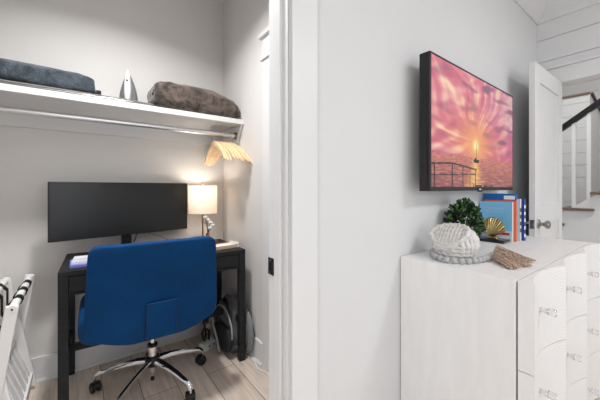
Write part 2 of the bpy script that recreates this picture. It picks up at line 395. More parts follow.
for k in range(-4, 8):
    zt = .96+k*rise; yn = .90-run*k        # nose of tread k (stairs climb toward -Y)
    if zt < .05: continue
    MB().box(XS-.03, XS+.9, yn-run-.03, yn, zt-.03, zt).build('tread', M_oak, s, world=True, bevel=.006)
    MB().box(XS, XS+.9, yn-run+.03-.0, yn-.03, 0 if k < 0 else max(0, zt-.42), zt-.03).build('riser', M_trim, s, world=True)
    for j in (0, 1):
        y = yn-.105-.121*j; zr = 1.84+.02+(.90-y)*.744
        if 1: MB().box(XS+.01, XS+.042, y-.016, y+.016, zt, zr-.02).build('baluster', M_trim, s, world=True)
y0, y1 = 1.9, -.85
zz = lambda y: .96+(.90-y)*rise/run
MB().add([(XS-.012, y0, 0), (XS-.012, y0, max(0, zz(y0)-.31)), (XS-.012, y1, zz(y1)-.31), (XS-.012, y1, zz(y1)-.6), (XS-.012, y0-1.2, 0),
          (XS+.0, y0, 0), (XS+.0, y0, max(0, zz(y0)-.31)), (XS+.0, y1, zz(y1)-.31), (XS+.0, y1, zz(y1)-.6), (XS+.0, y0-1.2, 0)],
         [(0, 1, 2, 3, 4), (9, 8, 7, 6, 5), (0, 5, 6, 1), (1, 6, 7, 2), (2, 7, 8, 3), (3, 8, 9, 4), (4, 9, 5, 0)]).build('stringer', M_trim, s, world=True)
MB().add([(XS+.002, 1.9, 0), (XS+.002, 1.9, .15), (XS+.002, -1.1, zz(-1.1)-.06), (XS+.002, -1.1, 0), (XS+.05, 1.9, 0), (XS+.05, 1.9, .15), (XS+.05, -1.1, zz(-1.1)-.06), (XS+.05, -1.1, 0)],
         [(0, 1, 2, 3), (7, 6, 5, 4), (0, 4, 5, 1), (1, 5, 6, 2), (2, 6, 7, 3), (3, 7, 4, 0)]).build('side_panel', M_trim, s, world=True)
hr = MB(); hr.bar((XS+.026, 1.7, 1.86-.8*.744), (XS+.026, -1.0, 1.86+1.9*.744), .065, .06); hr.build('handrail', M_blackm, s, world=True, bevel=.01)

# ------------------------------------------------------------------ closet shelf, cleats and rod
sh = thing('closet_shelf', 'white wall-to-wall closet shelf with cleats above the monitor', 'shelf', (0, 2.2, 1.652))
MB().box(-1.0, XR-.001, 2.0, YB-.001, 1.652, 1.687).build('board', M_trim, sh, world=True, bevel=.002)
MB().box(-1.0, XR-.02, YB-.02, YB-.001, 1.54, 1.652).build('cleat', M_trim, sh, world=True, bevel=.002)
MB().prism([(2.01, 1.652), (2.085, 1.535), (YB-.02, 1.535), (YB-.02, 1.652)], XR-.02, XR-.001, 'x').build('cleat', M_trim, sh, world=True, bevel=.002)
rd = thing('hanging_rod', 'chrome hanging rod running under the white closet shelf', 'rod', (0, 2.10, 1.58))
MB().cyl((-1.0, 2.10, 1.58), (XR-.022, 2.10, 1.58), .016, 20).build('tube', mat('rod_metal', (225, 225, 227), .35, metal=1), rd, world=True)
MB().lathe([(0, 0), (.03, 0), (.03, .004), (.019, .006), (.019, .016), (0, .016)], (XR-.02, 2.10, 1.58), 20, Matrix.Rotation(-PI/2, 3, 'Y')).build('flange', M_nickel, rd, world=True)

# hangers
def make_hanger():
    t = thing('wooden_hanger', 'first pale wooden hanger on the rod, facing the desk', 'hanger', (0, 0, 0), 0, 'wooden hangers on the closet rod')
    # local: hangs in YZ plane, origin at rod centre
    up = []; lo = []
    for i in range(-14, 15):
        u = i/14; q = abs(u); y = .248*u
        zt = -.058-.142*q**1.6+.010*max(0, 1-6*q); tk = .036-.012*q
        if q > .93: tk *= math.sqrt(max(.05, 1-((q-.93)/.07)**2)); zt -= .006*(q-.93)/.07
        up.append((y, zt)); lo.append((y, zt-tk))
    MB().prism(up+lo[::-1], -.005, .005, 'x').build('shoulder', M_hanger, t, bevel=.003)
    MB().cyl((0, -.215, -.202), (0, .215, -.202), .0045, 8).build('trouser_bar', M_hanger, t)
    hp = []
    for i in range(15):
        a = -0.6+(PI+1.2)*i/14; hp.append((0, .021*math.cos(a), .021*math.sin(a)))
    hp = [(0, 0, -.1), (0, 0, -.05), (0, .004, -.034)]+[(0, y, z) for (_, y, z) in reversed(hp)][1:]
    MB().tube([(0, 0, -.08), (0, 0, -.045), (0, .012, -.03), (0, .022, -.012), (0, .023, .006), (0, .014, .018), (0, 0, .0215), (0, -.014, .018), (0, -.022, .006), (0, -.021, -.006)], .0022, 6).build('hook', M_chrome, t)
    return t
hg = make_hanger(); hang = [hg]
for k in range(11):
    x = .787+.0145*k
    if k == 0: o = hg
    else:
        o = hg.copy(); C.objects.link(o)
        for ch in list(hg.children):
            if ch.name.startswith('trouser'): continue
            c = ch.copy(); C.objects.link(c); c.parent = o
        o['label'] = 'pale wooden hanger in the tight row at the right end of the rod'
    o.location = (x, 2.10, 1.58-.0035); o.rotation_euler = (random.uniform(-.05, .05), 0, -.05+.026*k+random.uniform(-.008, .008))

# ------------------------------------------------------------------ things on the shelf
ZS = 1.687
# ironing board lying flat
ib = thing('ironing_board', 'grey padded ironing board lying flat along the closet shelf', 'ironing board', (-.2, 2.09, ZS))
pts = [(-.75, -.08), (-.6, -.085), (.45, -.085), (.56, -.07), (.6, -.03), (.6, .03), (.55, .07), (.4, .085), (-.75, .085)]
MB().prism(pts, .004, .009).build('deck', M_nickel, ib, bevel=.001)
MB().prism(pts, .009, .02).build('pad', mat('board_pad', (118, 116, 116), .9, vary=.08), ib, bevel=.004)
ib_top = ZS+.02
for x in (-.5, .3): MB().box(x-.01, x+.01, -.07, .07, 0, .004).build('foot', M_black, ib)
# iron standing on its heel behind the board
t = thing('clothes_iron', 'grey and white clothes iron standing upright on the closet shelf', 'iron', (.262, 2.27, ZS), -.25)
def ir(y):
    def f(p):
        k = (p.z+.14)/.28; q = 1-max(0, k)**2.1*.93; return Vector((p.x*max(.06, q), p.y, p.z))
    return f
MB().sell((0, .035, .14), (.125, .012, .28), .5, .3, 32, 20, ir(0)).build('soleplate', M_nickel, t)
MB().sell((0, .015, .14), (.12, .05, .275), .7, .6, 32, 20, ir(0)).build('body', mat('iron_grey', (105, 108, 110), .35), t)
MB().sell((0, -.02, .165), (.042, .05, .225), .8, .8, 28, 18, lambda p: Vector((p.x*(1-.3*max(0, p.z/.11)), p.y, p.z))).build('handle', mat('iron_white', (225, 226, 228), .35), t)
MB().sell((0, -.046, .2), (.012, .01, .012), 1, 1, 12, 8).build('steam_button', M_black, t)
MB().box(-.055, .055, -.045, .045, 0, .012).build('heel', mat('iron_grey', (95, 98, 100), .35), t, bevel=.005)

def crumple(mb, amp, fr, seed=0):
    out = []
    for p in mb.v:
        q = Vector(p); n = noise.noise_vector(q*fr+Vector((seed, 0, 0)))+.5*noise.noise_vector(q*fr*2.7+Vector((0, seed, 0)))
        out.append(tuple(q+n*amp))
    mb.v = out; return mb
# folded throws: stacked folded layers with rounded fold facing the room
def fold_profile(d, h, layers, gap=.0):
    pass
t = thing('plush_blanket', 'brown plush blanket folded in a thick roll at shelf right end', 'blanket', (.680, 2.19, ZS))
m = MB()
def fb(p):
    x = p.x/.29
    p = p.copy(); s = 1-.30*max(0, x)**3; p.z = (p.z+.09)*s*(1.02-.06*x)-.09
    return p
m.sell((0, -.01, .097), (.60, .33, .19), .55, .32, 90, 46, fb)
crumple(m, .011, 14, 3)
m.v = [(x, y, max(z, .001)) for x, y, z in m.v]
m.build('roll', M_brown, t)
m = MB()    # the rolled end: two nested fold layers seen at the left
for k, (r, w_) in enumerate(((.062, .028), (.03, .022))):
    pts = [(-.285-.006*k, -.06+.9*r*math.cos(a), .09+r*math.sin(a)) for a in [2.6-i*5.2/22 for i in range(23)]]
    m.tube(pts, w_/2, 8)
crumple(m, .004, 20, 8); m.build('fold', M_brown, t)
t = thing('teal_blanket', 'dark slate blue blanket folded long on the closet shelf, left end', 'blanket', (-.30, 2.17, ib_top))
def slab(x0, x1, d, z0, h, seed, rr=.5):
    m = MB(); m.sell(((x0+x1)/2, 0, z0+h/2), (x1-x0, d, h), rr, .12, 110, 24); return crumple(m, .006, 16, seed)
def tb(p):
    k = (p.x+.46)/.92; p = p.copy(); p.z += .003*math.sin(p.x*14); return p
m = MB(); m.sell((-.09, 0, .062), (.93, .27, .124), .42, .10, 150, 34, tb); crumple(m, .006, 13, 1); m.v = [(x, y, max(z, .001)) for x, y, z in m.v]
m.build('roll', M_teal, t)
m = MB()
for k in range(3): m.sell((.365-.012*k, -.004, .028+.03*k), (.03, .24, .030), .6, .3, 40, 12)
crumple(m, .003, 18, 4); m.v = [(x, y, max(z, .001)) for x, y, z in m.v]; m.build('folded_edge', M_teal, t)
mm = slab(.378, .402, .2, 0, .045, 9, .4); mm.v = [(x, y, max(z, .001)) for x, y, z in mm.v]; mm.build('corner_flap', mat('teal_dark', (30, 34, 40), .9), t)

# ------------------------------------------------------------------ desk (slightly rotated)
DR = math.radians(-2.6)
dk = thing('writing_desk', 'charcoal wood writing desk with drawers and square legs', 'desk', (.424, 2.116, 0), DR)
hw, hd = .499, .255; L = .042
MB().box(-hw, hw, -hd, hd, .735, .76).build('desktop', M_desk, dk, bevel=.002)
for sx in (-1, 1):
    for sy in (-1, 1):
        x = sx*(hw-L/2); y = sy*(hd-L/2); MB().box(x-L/2, x+L/2, y-L/2, y+L/2, 0, .735).build('leg', M_desk, dk, bevel=.002)
m = MB(); m.box(-hw+L, hw-L, hd-.03, hd-.012, .635, .735)
for sx in (-1, 1): m.box(sx*(hw-.02)-.009, sx*(hw-.02)+.009, -hd+L, hd-L, .635, .735)
m.box(-hw+L, hw-L, -hd+.006, -hd+.03, .635, .65); m.box(-.012, .012, -hd+.006, -hd+.03, .65, .735)
m.build('apron', M_desk, dk)
for sx in (-1, 1):
    a, b = (-hw+L+.003, -.014) if sx < 0 else (.014, hw-L-.003)
    dr = MB().box(a, b, -hd+.002, -hd+.02, .653, .732).build('drawer', M_desk, dk, bevel=.002)
    mm = MB(); mm.box((a+b)/2-.05, (a+b)/2+.05, -hd-.012, -hd-.004, .688, .696); mm.box((a+b)/2-.05, (a+b)/2-.043, -hd-.006, -hd+.003, .688, .696); mm.box((a+b)/2+.043, (a+b)/2+.05, -hd-.006, -hd+.003, .688, .696)
    mm.build('handle', M_blackm, dr)
for sx in (-1, 1): MB().box(sx*(hw-L/2)-.012, sx*(hw-L/2)+.012, -hd+L, hd-L, .245, .285).build('stretcher', M_desk, dk)
MB().box(-hw+L/2, hw-L/2, -.012, .012, .245, .285).build('stretcher', M_desk, dk)
ZD = .76

# monitor
p0 = Vector((-.141, 2.18)); p1 = Vector((.661, 2.315)); ctr = (p0+p1)/2; ang = math.atan2(p1.y-p0.y, p1.x-p0.x)
mo = thing('computer_monitor', 'wide black computer monitor on a stand on the desk', 'monitor', (ctr.x, ctr.y, ZD), ang)
W2 = (p1-p0).length/2
MB().box(-W2, W2, 0, .022, .11, .456).build('bezel', M_black, mo, bevel=.003)
MB().sell((0, .03, .285), (W2*1.3, .05, .24), .3, .3).build('rear_housing', M_black, mo)
M_scr = mat('dark_screen', (27, 28, 30), .32, spec=.5)
MB().box(-W2+.008, W2-.008, -.0015, .001, .122, .448).build('screen', M_scr, mo)
MB().box(-.03, .03, .03, .045, .012, .25).build('stand_neck', M_black, mo, bevel=.003)
MB().prism([(-.13, -.07), (.13, -.07), (.1, .08), (-.1, .08)], 0, .012).build('stand_foot', M_black, mo, bevel=.004)
MB().tube([(.06, .03, .16), (.06, .03, .1), (.045, .035, .05), (.05, .06, .006)], .0035, 6).build('cable', M_black, mo)
MB().tube([(.12, .03, .16), (.14, .035, .10), (.22, .05, .07), (.32, .03, .01)], .0015, 6).build('cable', M_black, mo)

# table lamp
lx, ly = .752, 2.235
lp = thing('table_lamp', 'brass table lamp with a lit white drum shade beside the monitor', 'lamp', (lx, ly, ZD))
MB().lathe([(0, 0), (.06, 0), (.062, .006), (.058, .012), (.012, .016), (0, .018)]).build('lamp_base', M_brass, lp)
MB().cyl((0, 0, .016), (0, 0, .44), .0065).build('pole', M_brass, lp)
m = MB(); n = 48; R = .105; zb, zt = .230, .440
vs = [(R*math.cos(2*PI*j/n), R*math.sin(2*PI*j/n), z) for z in (zb, zt) for j in range(n)]
m.add(vs, [(j, (j+1) % n, (j+1) % n+n, j+n) for j in range(n)], True)
m.build('lamp_shade', M_shade, lp)
for z in (zb, zt): MB().tube([(R*math.cos(2*PI*j/n), R*math.sin(2*PI*j/n), z) for j in range(n)], .002, 6, closed=True).build('shade_ring', mat('shade_trim', (215, 200, 180), .8), lp)
m = MB()
for a in (0, 2*PI/3, 4*PI/3): m.cyl((0, 0, zt-.006), (R*math.cos(a), R*math.sin(a), zt-.004), .0015, 6)
m.build('spider', M_brass, lp)
MB().lathe([(0, .438), (.006, .44), (.004, .448), (.008, .454), (.006, .462), (0, .466)], n=16).build('finial', M_brass, lp)
MB().lathe([(0, .27), (.012, .275), (.03, .315), (.028, .34), (.012, .362), (0, .366)], n=16).build('bulb', emis('bulb_glow', (255, 232, 205), 3), lp)
pl = bpy.data.lights.new('bulb_light', 'POINT'); pl.energy = 2.6; pl.color = (1, .93, .86); pl.shadow_soft_size = .035
po = bpy.data.objects.new('bulb_light', pl); C.objects.link(po); po.location = (lx, ly, ZD+.395)
# vase with cotton stems
t = thing('bud_vase', 'small copper vase with white cotton bolls beside the lamp', 'vase', (.742, 2.10, ZD))
MB().lathe([(0, 0), (.02, 0), (.026, .02), (.024, .045), (.012, .075), (.011, .09), (.014, .096), (0, .096)], n=20).build('vessel', M_copper, t)
for i, (dx, dy, dz) in enumerate(((-.018, 0, .205), (.0, .0, .185), (.018, -.005, .165), (.03, -.01, .145), (-.005, .02, .17), (.012, -.012, .128))):
    st_ = MB().tube([(0, 0, .08), (dx*.4, dy*.4, .08+(dz-.08)*.6), (dx, dy, dz)], .0018, 5).build('stem', mat('twig', (92, 68, 50), .8), t)
    mm = MB()
    for q in range(4):
        a = q*PI/2+i; mm.sell((dx+.008*math.cos(a), dy+.008*math.sin(a), dz+.004), (.019, .019, .022), 1, 1, 10, 7)
    mm.build('boll', mat('cotton', (222, 218, 214), .95), st_)
# copper tealight cup
t = MB().lathe([(0, 0), (.014, 0), (.017, .03), (.015, .032), (.013, .01), (0, .008)], (.806, 2.115, ZD), 20).build('copper_cup', M_copper)
tag(t, 'tiny copper cup on the desk right of the vase', 'cup')
# notebook right
t = thing('notebook_box', 'white and tan open box on the right end of the desk', 'box', (.815, 1.985, ZD), .12)
m = MB(); m.box(-.085, .085, -.055, .055, 0, .004); m.box(-.085, .085, -.055, -.051, 0, .022); m.box(-.085, .085, .051, .055, 0, .022); m.box(-.085, -.081, -.055, .055, 0, .022)
m.build('tray', mat('tan_card', (214, 186, 158), .7), t)
MB().box(.078, .085, -.06, .055, 0, .034).build('end_panel', mat('paper_white', (235, 234, 230), .7), t)
for k in range(2): MB().box(-.075, .07, -.048, .048, .004+.007*k, .010+.007*k).build('notepad', mat('paper_white', (235, 234, 230), .7), t)
# papers left
for k, (rgb, lab, dz, rot, dx) in enumerate((((120, 125, 205), 'blue and purple magazine at the bottom of the pile on the desk', 0, .05, 0), ((225, 228, 240), 'white magazine lying on the blue one on the desk left', .012, -.03, .012))):
    t = thing('magazine', lab, 'magazine', (.085+dx, 2.035+.02*k, ZD+dz), rot+DR)
    MB().box(-.125, .125, -.085, .085, .001, .010).build('pages', mat('paper_white', (235, 234, 230), .7), t)
    MB().box(-.126, .126, -.086, .086, .010, .0115).build('cover', mat('mag%d' % k, rgb, .3, vary=.25 if k else .3, vscale=9), t)
    MB().box(-.126, .126, -.0865, -.085, 0, .0115).build('spine', mat('mag%d' % k, rgb, .3), t)
t = thing('pen_tray', 'small black dock on the desk behind the magazines', 'dock', (.13, 2.19, ZD), DR)
MB().box(-.04, .04, -.025, .025, 0, .012).build('body', M_black, t, bevel=.003)
MB().box(-.03, .03, -.015, .015, .012, .016).build('lid', M_blackm, t, bevel=.001)

# ------------------------------------------------------------------ office chair
cx, cy = .35, 1.935
CR = math.radians(-2)
ch = thing('office_chair', 'blue velvet swivel office chair with chrome star base on castors', 'chair', (cx, cy, 0), CR)
def bend(p):
    k = p.x/.29; p = p.copy(); p.y += .05*k*k; 
    if p.z < 0: p.z -= .055*max(0, -p.z/.2)*(1-k*k); 
    p.x *= 1+.035*(-p.z/.22)
    p.y += -.02*(p.z/.22)
    return p
mb = MB(); mb.sell((-.018, -.335, .697), (.602, .075, .435), .17, .16, 110, 60, bend)
bk = mb.build('backrest', M_velvet, ch)
# piping along rim and rear cover patch seams
def back_pt(x, z, off=.0):     # point on rear face of backrest, in chair space
    p = bend(Vector((x, -.0375-off, z))); return p+Vector((-.018, -.335, .697))
pts = []
for (a, b) in (((-.056, -.205), (-.056, -.062)), ((-.056, -.062), (.076, -.062)), ((.076, -.062), (.076, -.203))):
    for i in range(9):
        q = i/8; pts.append(back_pt(a[0]+(b[0]-a[0])*q, a[1]+(b[1]-a[1])*q, .001))
MB().tube(pts, .0035, 6).build('seam', M_velvetseam, bk)
mb = MB(); gx, gz = 10, 10; vs = []
for j in range(gz+1):
    for i in range(gx+1): vs.append(back_pt(-.056+.132*i/gx, -.203+.141*j/gz, .0008))
mb.add(vs, [(j*(gx+1)+i, j*(gx+1)+i+1, (j+1)*(gx+1)+i+1, (j+1)*(gx+1)+i) for j in range(gz) for i in range(gx)], True)
mb.build('rear_patch', M_velvet, bk)
mb = MB(); mb.sell((-.02, -.01, .50), (.665, .57, .16), .45, .3, 60, 24); mb.build('seat', M_velvet, ch)
mb = MB(); mb.sell((-.02, -.02, .44), (.5, .46, .05), .4, .3, 40, 12); mb.build('seat_pan', M_black, ch)
mb = MB(); mb.box(-.09, .09, -.13, .1, .385, .42); mb.build('tilt_plate', M_black, ch, bevel=.006)
lv = MB().tube([(.06, -.05, .40), (.2, -.1, .395), (.25, -.12, .385)], .005, 8).build('lever', M_chrome, ch)
MB().sell((.262, -.125, .383), (.045, .022, .018), .8, .8, 14, 8).build('lever_grip', M_black, lv)
MB().cyl((0, 0, .25), (0, 0, .39), .013, 20).build('gas_piston', M_chrome, ch)
MB().lathe([(0, .175), (.025, .175), (.025, .240), (0, .240)], n=24).build('column', M_chrome, ch)
MB().lathe([(0, .238), (.027, .238), (.028, .242), (.028, .252), (.022, .256), (0, .256)], n=24).build('column_collar', M_black, ch)
MB().lathe([(0, .118), (.026, .12), (.034, .13), (.040, .145), (.041, .168), (.034, .18), (.026, .184), (0, .184)], n=28).build('hub', M_black, ch)
MB().cyl((0, 0, .066), (0, 0, .12), .017, 18).build('column_sleeve', M_chrome, ch)
MB().cyl((0, 0, .035), (0, 0, .067), .010, 14).build('column_tip', M_black, ch)
for k in range(5):
    a = math.radians(8+72*k)-CR; ca, sa = math.cos(a), math.sin(a)
    P = lambda r, z: (r*ca, r*sa, z)
    pts = [P(.03, .155), P(.08, .152), P(.14, .143), P(.2, .130), P(.25, .116), P(.290, .106), P(.311, .090), P(.316, .074)]
    lg = MB().tube(pts, [.023, .022, .0195, .017, .0155, .015, .014, .012], 12, flat=.62).build('base_leg', M_chrome, ch)
    ca2 = a+1.2+random.uniform(-.6, .6); w_ = Vector((math.cos(ca2), math.sin(ca2), 0))
    o = Vector(P(.316, 0)); sw = Vector((-w_.y, w_.x, 0))*.012
    MB().cyl(o+Vector((0, 0, .05)), o+Vector((0, 0, .075)), .006, 10).build('caster_stem', M_chrome, lg)
    for q in (-1, 1):
        c = o+sw+Vector((0, 0, .0295)); MB().cyl(c+w_*q*.006, c+w_*q*.024, .0295, 22).build('caster_wheel', M_black, lg, bevel=.004)
    c = o+sw*.8+Vector((0, 0, .038)); mm = MB(); mm.sell(c, (.054, .054, .040), .8, .8, 20, 10); mm.build('caster_hood', M_black, lg)

# ------------------------------------------------------------------ bag, power strip, cables
bg = thing('backpack', 'dark grey backpack slumped against the wall under the desk', 'backpack', (.885, 2.05, 0))
def bp(p):
    k = (p.z+.18)/.36; p = p.copy(); p.x *= 1-.35*k; p.y *= 1-.12*k; p.x += .03*k; return p
m = MB(); m.sell((0, 0, .190), (.14, .48, .37), .8, .75, 48, 28, bp); crumple(m, .008, 12, 2)
m.v = [(min(max(x, .036) if y < -.115 else x, .082), y, max(z, .002)) for x, y, z in m.v]
m.build('body', mat('bag_charcoal', (104, 106, 110), .8, vary=.25, vscale=12), bg)
m = MB(); m.sell((.055, -.155, .175), (.045, .22, .31), .9, .9, 30, 20); m.build('side_pouch', mat('bag_mesh', (128, 130, 132), .8, vary=.15, vscale=40), bg)
m = MB(); m.sell((-.06, -.03, .12), (.05, .28, .17), .6, .5, 36, 18); crumple(m, .005, 18, 5); m.v = [(x, y, max(z, .002)) for x, y, z in m.v]
m.build('pocket', mat('bag_black', (30, 31, 33), .7), bg)
arc = lambda x, r1, r2, a0, a1, n: [(x, r1*math.cos(a0+(a1-a0)*i/n), .17+r2*math.sin(a0+(a1-a0)*i/n)) for i in range(n+1)]
MB().tube(arc(-.052, .17, .15, -.3, 3.3, 26), .006, 8).build('piping', mat('bag_light', (150, 152, 154), .7), bg)
MB().tube(arc(-.04, .13, .19, .3, 2.8, 20), .009, 8, flat=.5).build('strap', M_black, bg)
MB().tube([(-.09, .1, .25), (-.1, .06, .18), (-.1, -.02, .1), (-.1, -.06, .03)], .008, 8).build('strap', mat('bag_light', (150, 152, 154), .7), bg)
MB().tube([(-.03, .03, .335), (-.03, .02, .37), (-.03, -.03, .37), (-.03, -.05, .335)], .007, 8).build('grab_handle', M_black, bg)
pb = thing('power_block', 'small white power block on the floor under the desk', 'power outlet', (.765, 2.16, 0), .5)
MB().box(-.06, .06, -.035, .035, 0, .045).build('housing', mat('plastic_white', (225, 224, 222), .4), pb, bevel=.005)
for x in (-.02, .02): MB().box(x-.01, x+.01, -.0365, -.0345, .015, .03).build('socket', mat('socket_grey', (120, 120, 120), .5), pb)
cb = thing('cable_bundle', 'bundle of black power cables hanging to the white power block', 'cable', (.765, 2.165, 0))
for k in range(4):
    a = k*1.3; MB().tube([(.02*math.cos(a)-.01, .02*math.sin(a), .05), (.03*math.cos(a)-.02, .01*math.sin(a), .11), (-.03+.012*k, .01, .18), (-.02+.01*k, .02, .25), (.0, .03+.01*k, .38), (-.02, .1, .6)], .006, 8).build('cord', M_black, cb)
MB().box(-.015, .015, -.01, .012, .14, .175).build('plug', mat('plug_pink', (190, 150, 140), .6), cb, bevel=.004)
m = MB(); m.tube([(.72, 2.19, .012), (.80, 2.26, .006), (.93, 2.29, .006), (.945, 2.1, .006), (.935, 1.9, .006), (.95, 1.78, .006), (.93, 1.7, .006), (.955, 1.6, .006), (.9, 1.3, .006)], .004, 8)
t = m.build('white_cable', mat('plastic_white', (225, 224, 222), .4)); tag(t, 'white cable running along the closet floor beside the baseboard', 'cable')

# ------------------------------------------------------------------ luggage rack
lr = thing('luggage_rack', 'white wooden folding luggage rack with black straps standing left of the desk', 'luggage rack', (-.27, 2.06, 0))
ya, yb = 1.77, 2.345
top1, top2, ft1, ft2 = (-.232, .665), (-.335, .665), (-.325, .03), (-.222, .03)
zt_ = .67
for (tp, ft, yy) in ((top1, ft1, ya), (top1, ft1, yb), (top2, ft2, ya+.022), (top2, ft2, yb-.022)):
    m = MB(); m.bar((ft[0], yy, 0.02), (tp[0], yy, zt_), .018, .045, up=(1, 0, 0))
    m.build('leg', M_whitewood, lr, world=True, bevel=.006)
for tp in (top1, top2):
    m = MB(); m.tube([(tp[0], ya-.01, .655), (tp[0], yb+.01, .655)], .016, 14)
    m.build('rail', M_whitewood, lr, world=True)
m = MB(); m.cyl((top1[0], ya-.0125, .655), (top1[0], ya-.0105, .655), .004, 10); m.build('screw', M_black, lr, world=True)
for ft in (ft1, ft2):
    m = MB(); m.tube([(ft[0]+(.01 if ft is ft1 else -.01), ya, .09), (ft[0]+(.01 if ft is ft1 else -.01), yb, .09)], .011, 10); m.build('rail', M_whitewood, lr, world=True)
for y in (1.9, 2.04, 2.18):
    pts = []
    for i in range(13):
        a = -PI*.55+i*PI*1.1/12+0; pts.append((top1[0]+.019*math.cos(a), y, .655+.019*math.sin(a)))
    pts += [(top1[0]-.03, y, .64), (-.262, y, .56), (-.283, y, .53), (-.305, y, .56), (top2[0]+.03, y, .64)]
    pts += [(top2[0]-.019*math.cos(a), y, .655+.019*math.sin(a)) for a in [PI*.55-i*PI*1.1/12 for i in range(13)]]
    m = MB(); vs = []; k = len(pts)
    for (x, yy, z) in pts: vs += [(x, yy-.021, z), (x, yy+.021, z)]
    m.add(vs, [(2*i, 2*i+1, 2*i+3, 2*i+2) for i in range(k-1)], True); m.build('strap', M_strap, lr, world=True, solid=.004)
# folded slatted shelf
a, b = Vector((-.228, 0, .085)), Vector((-.30, 0, .30))
m = MB(); n = 7
for i in range(n):
    y = ya+.05+(yb-ya-.10)*i/(n-1); m.bar((a.x, y, a.z), (b.x, y, b.z), .050, .010, up=(1, 0, .35))
m.build('slats', M_whitewood, lr, world=True)
for q in (a, b):
    m = MB(); m.bar((q.x, ya+.03, q.z), (q.x, yb-.03, q.z), .022, .03); m.build('shelf_rail', M_whitewood, lr, world=True, bevel=.002)

# ------------------------------------------------------------------ television
TL, TR = Vector((1.229, .690)), Vector((2.281, .708)); tc_ = (TL+TR)/2; ta = math.atan2(TR.y-TL.y, TR.x-TL.x); tw = (TR-TL).length/2
tz0, tz1 = 1.166, 1.784
tv = thing('television', 'black flat television on the wall showing a pink sunset over sea', 'television', (tc_.x, tc_.y, tz0), ta)
th = tz1-tz0
m = MB(); b = .011
m.box(-tw, tw, 0, .012, 0, .02); m.box(-tw, tw, 0, .012, th-b, th); m.box(-tw, -tw+b, 0, .012, .02, th-b); m.box(tw-b, tw, 0, .012, .02, th-b); m.box(-tw, tw, .008, .05, 0, th)
m.build('casing', M_black, tv, bevel=.002)
for z in (.11, .31, .5): MB().cyl((-tw-.001, .034, z), (-tw+.002, .034, z), .005).build('screw_hole', mat('pit', (5, 5, 5), .5), tv)
MB().box(-.03, .03, -.002, .001, -.007, .012).build('sensor', M_black, tv, bevel=.001)
MB().box(-.012, .012, -.003, -.001, .004, .010).build('badge', mat('badge_silver', (215, 215, 215), .4), tv)
mt = MB(); mt.box(-.2, .2, .05, .056, .2, .42); mt.box(-.03, .03, .056, .1, .26, .36); mt.build('wall_bracket', M_black, tv)
# screen picture as a coloured grid
NX, NY = 330, 190; x0, x1, z0, z1 = -tw+b, tw-b, .02, th-b
def mixc(a, c, t): t = max(0, min(1, t)); return tuple(a[i]+(c[i]-a[i])*t for i in range(3))
def pic(s, t):   # s 0..1 left-right, t 0..1 bottom-top ; returns srgb 0..255
    asp = 1.74; sx, sy = .45, .375; hz = .265
    N = lambda x, y, k=0: noise.noise(Vector((x, y, k)))
    if t > hz:
        h = (t-hz)/(1-hz)
        c = mixc((222, 112, 118), (224, 126, 144), h*1.8)
        c = mixc(c, (196, 84, 128), max(0, .3-h)*2.4*min(1, abs(s-sx)*2.2))
        dx, dy = (s-sx)*asp, (t-sy); r = math.hypot(dx, dy); a = math.atan2(dy, dx)
        far = min(1, r*3)
        wv = N(s*3, t*3, 11)
        n1 = N(a*4.5+2.2*wv, r*1.7, 1)+.55*N(a*10+3*wv, r*3.4, 3)+.45*N(s*9+3*t+2*wv, t*17-6*s, 2)
        c = mixc(c, (255, 216, 182), (n1+.08)*1.35*far)
        c = mixc(c, (192, 84, 110), (-n1-.12)*1.2*far)
        c = mixc(c, (150, 92, 158), max(0, s-.5)*1.5*min(1, h*1.4)*(1-.5*max(0, min(1, n1*2+.5))))
        q = N(s*6+4, t*14, 9)
        c = mixc(c, (140, 84, 112), (q-.12)*2.6*(.3+s)*min(1, h*3))
        g = math.exp(-(dx*dx/.13+dy*dy/.07)); c = mixc(c, (250, 172, 104), g*.8)
        g = math.exp(-(dx*dx+dy*dy*1.2)/.005); c = mixc(c, (255, 228, 110), g*1.0)
        g = math.exp(-(dx*dx+dy*dy)/.0009); c = mixc(c, (255, 255, 210), g*1.6)
        if abs(t-hz) < .05: c = mixc(c, (196, 96, 130), .5*(1-abs(t-hz)/.05)*min(1, abs(dx)*3))
    else:
        d = (hz-t)/hz
        c = mixc((206, 122, 108), (158, 88, 84), d*1.2)
        rip = N(s*30/(1+2*d), t*120/(1+1.6*d), 4)+.6*N(s*70/(1+2*d), t*200/(1+2*d), 6)
        c = mixc(c, (120, 58, 78), rip*.9); c = mixc(c, (240, 178, 150), -rip*.75)
        dx = (s-sx+.01*d)*asp; g = math.exp(-dx*dx/(.004+.03*d*d)); c = mixc(c, (255, 200, 116), g*(.85-.4*rip))
    # sailing boat
    bs, bt = s-.456, t-.243
    if abs(bs) < .032-.3*max(0, -(bt+.012)) and -.022 < bt < .006: c = (26, 20, 34)
    if abs(bs+.008) < .010 and 0 <= bt < .022: c = (40, 28, 40)
    if abs(bs) < .0036 and 0 < bt < .16: c = mixc(c, (120, 70, 60), .75)
    # railing in left foreground
    cv = lambda s: .177+.014*math.sin(min(1, s/.2)*PI/2) if s < .2 else .191-.035*((s-.2)/.26)**1.2
    if s < .46:
        if abs(t-cv(s)) < .0065: c = (32, 24, 38)
        if s < .45 and abs(t-(.092+.05*s)) < .0045: c = (40, 30, 42)
        for px in (.025, .19, .30, .38, .445):
            if abs(s-px) < (.0055 if px < .35 else .004) and t < cv(s): c = (32, 24, 38)
    if t < .02 and .42 < s < .68 and N(s*40, 0, 2) > -.1: c = mixc(c, (30, 22, 34), .8)
    return c
vs = []; cols = []
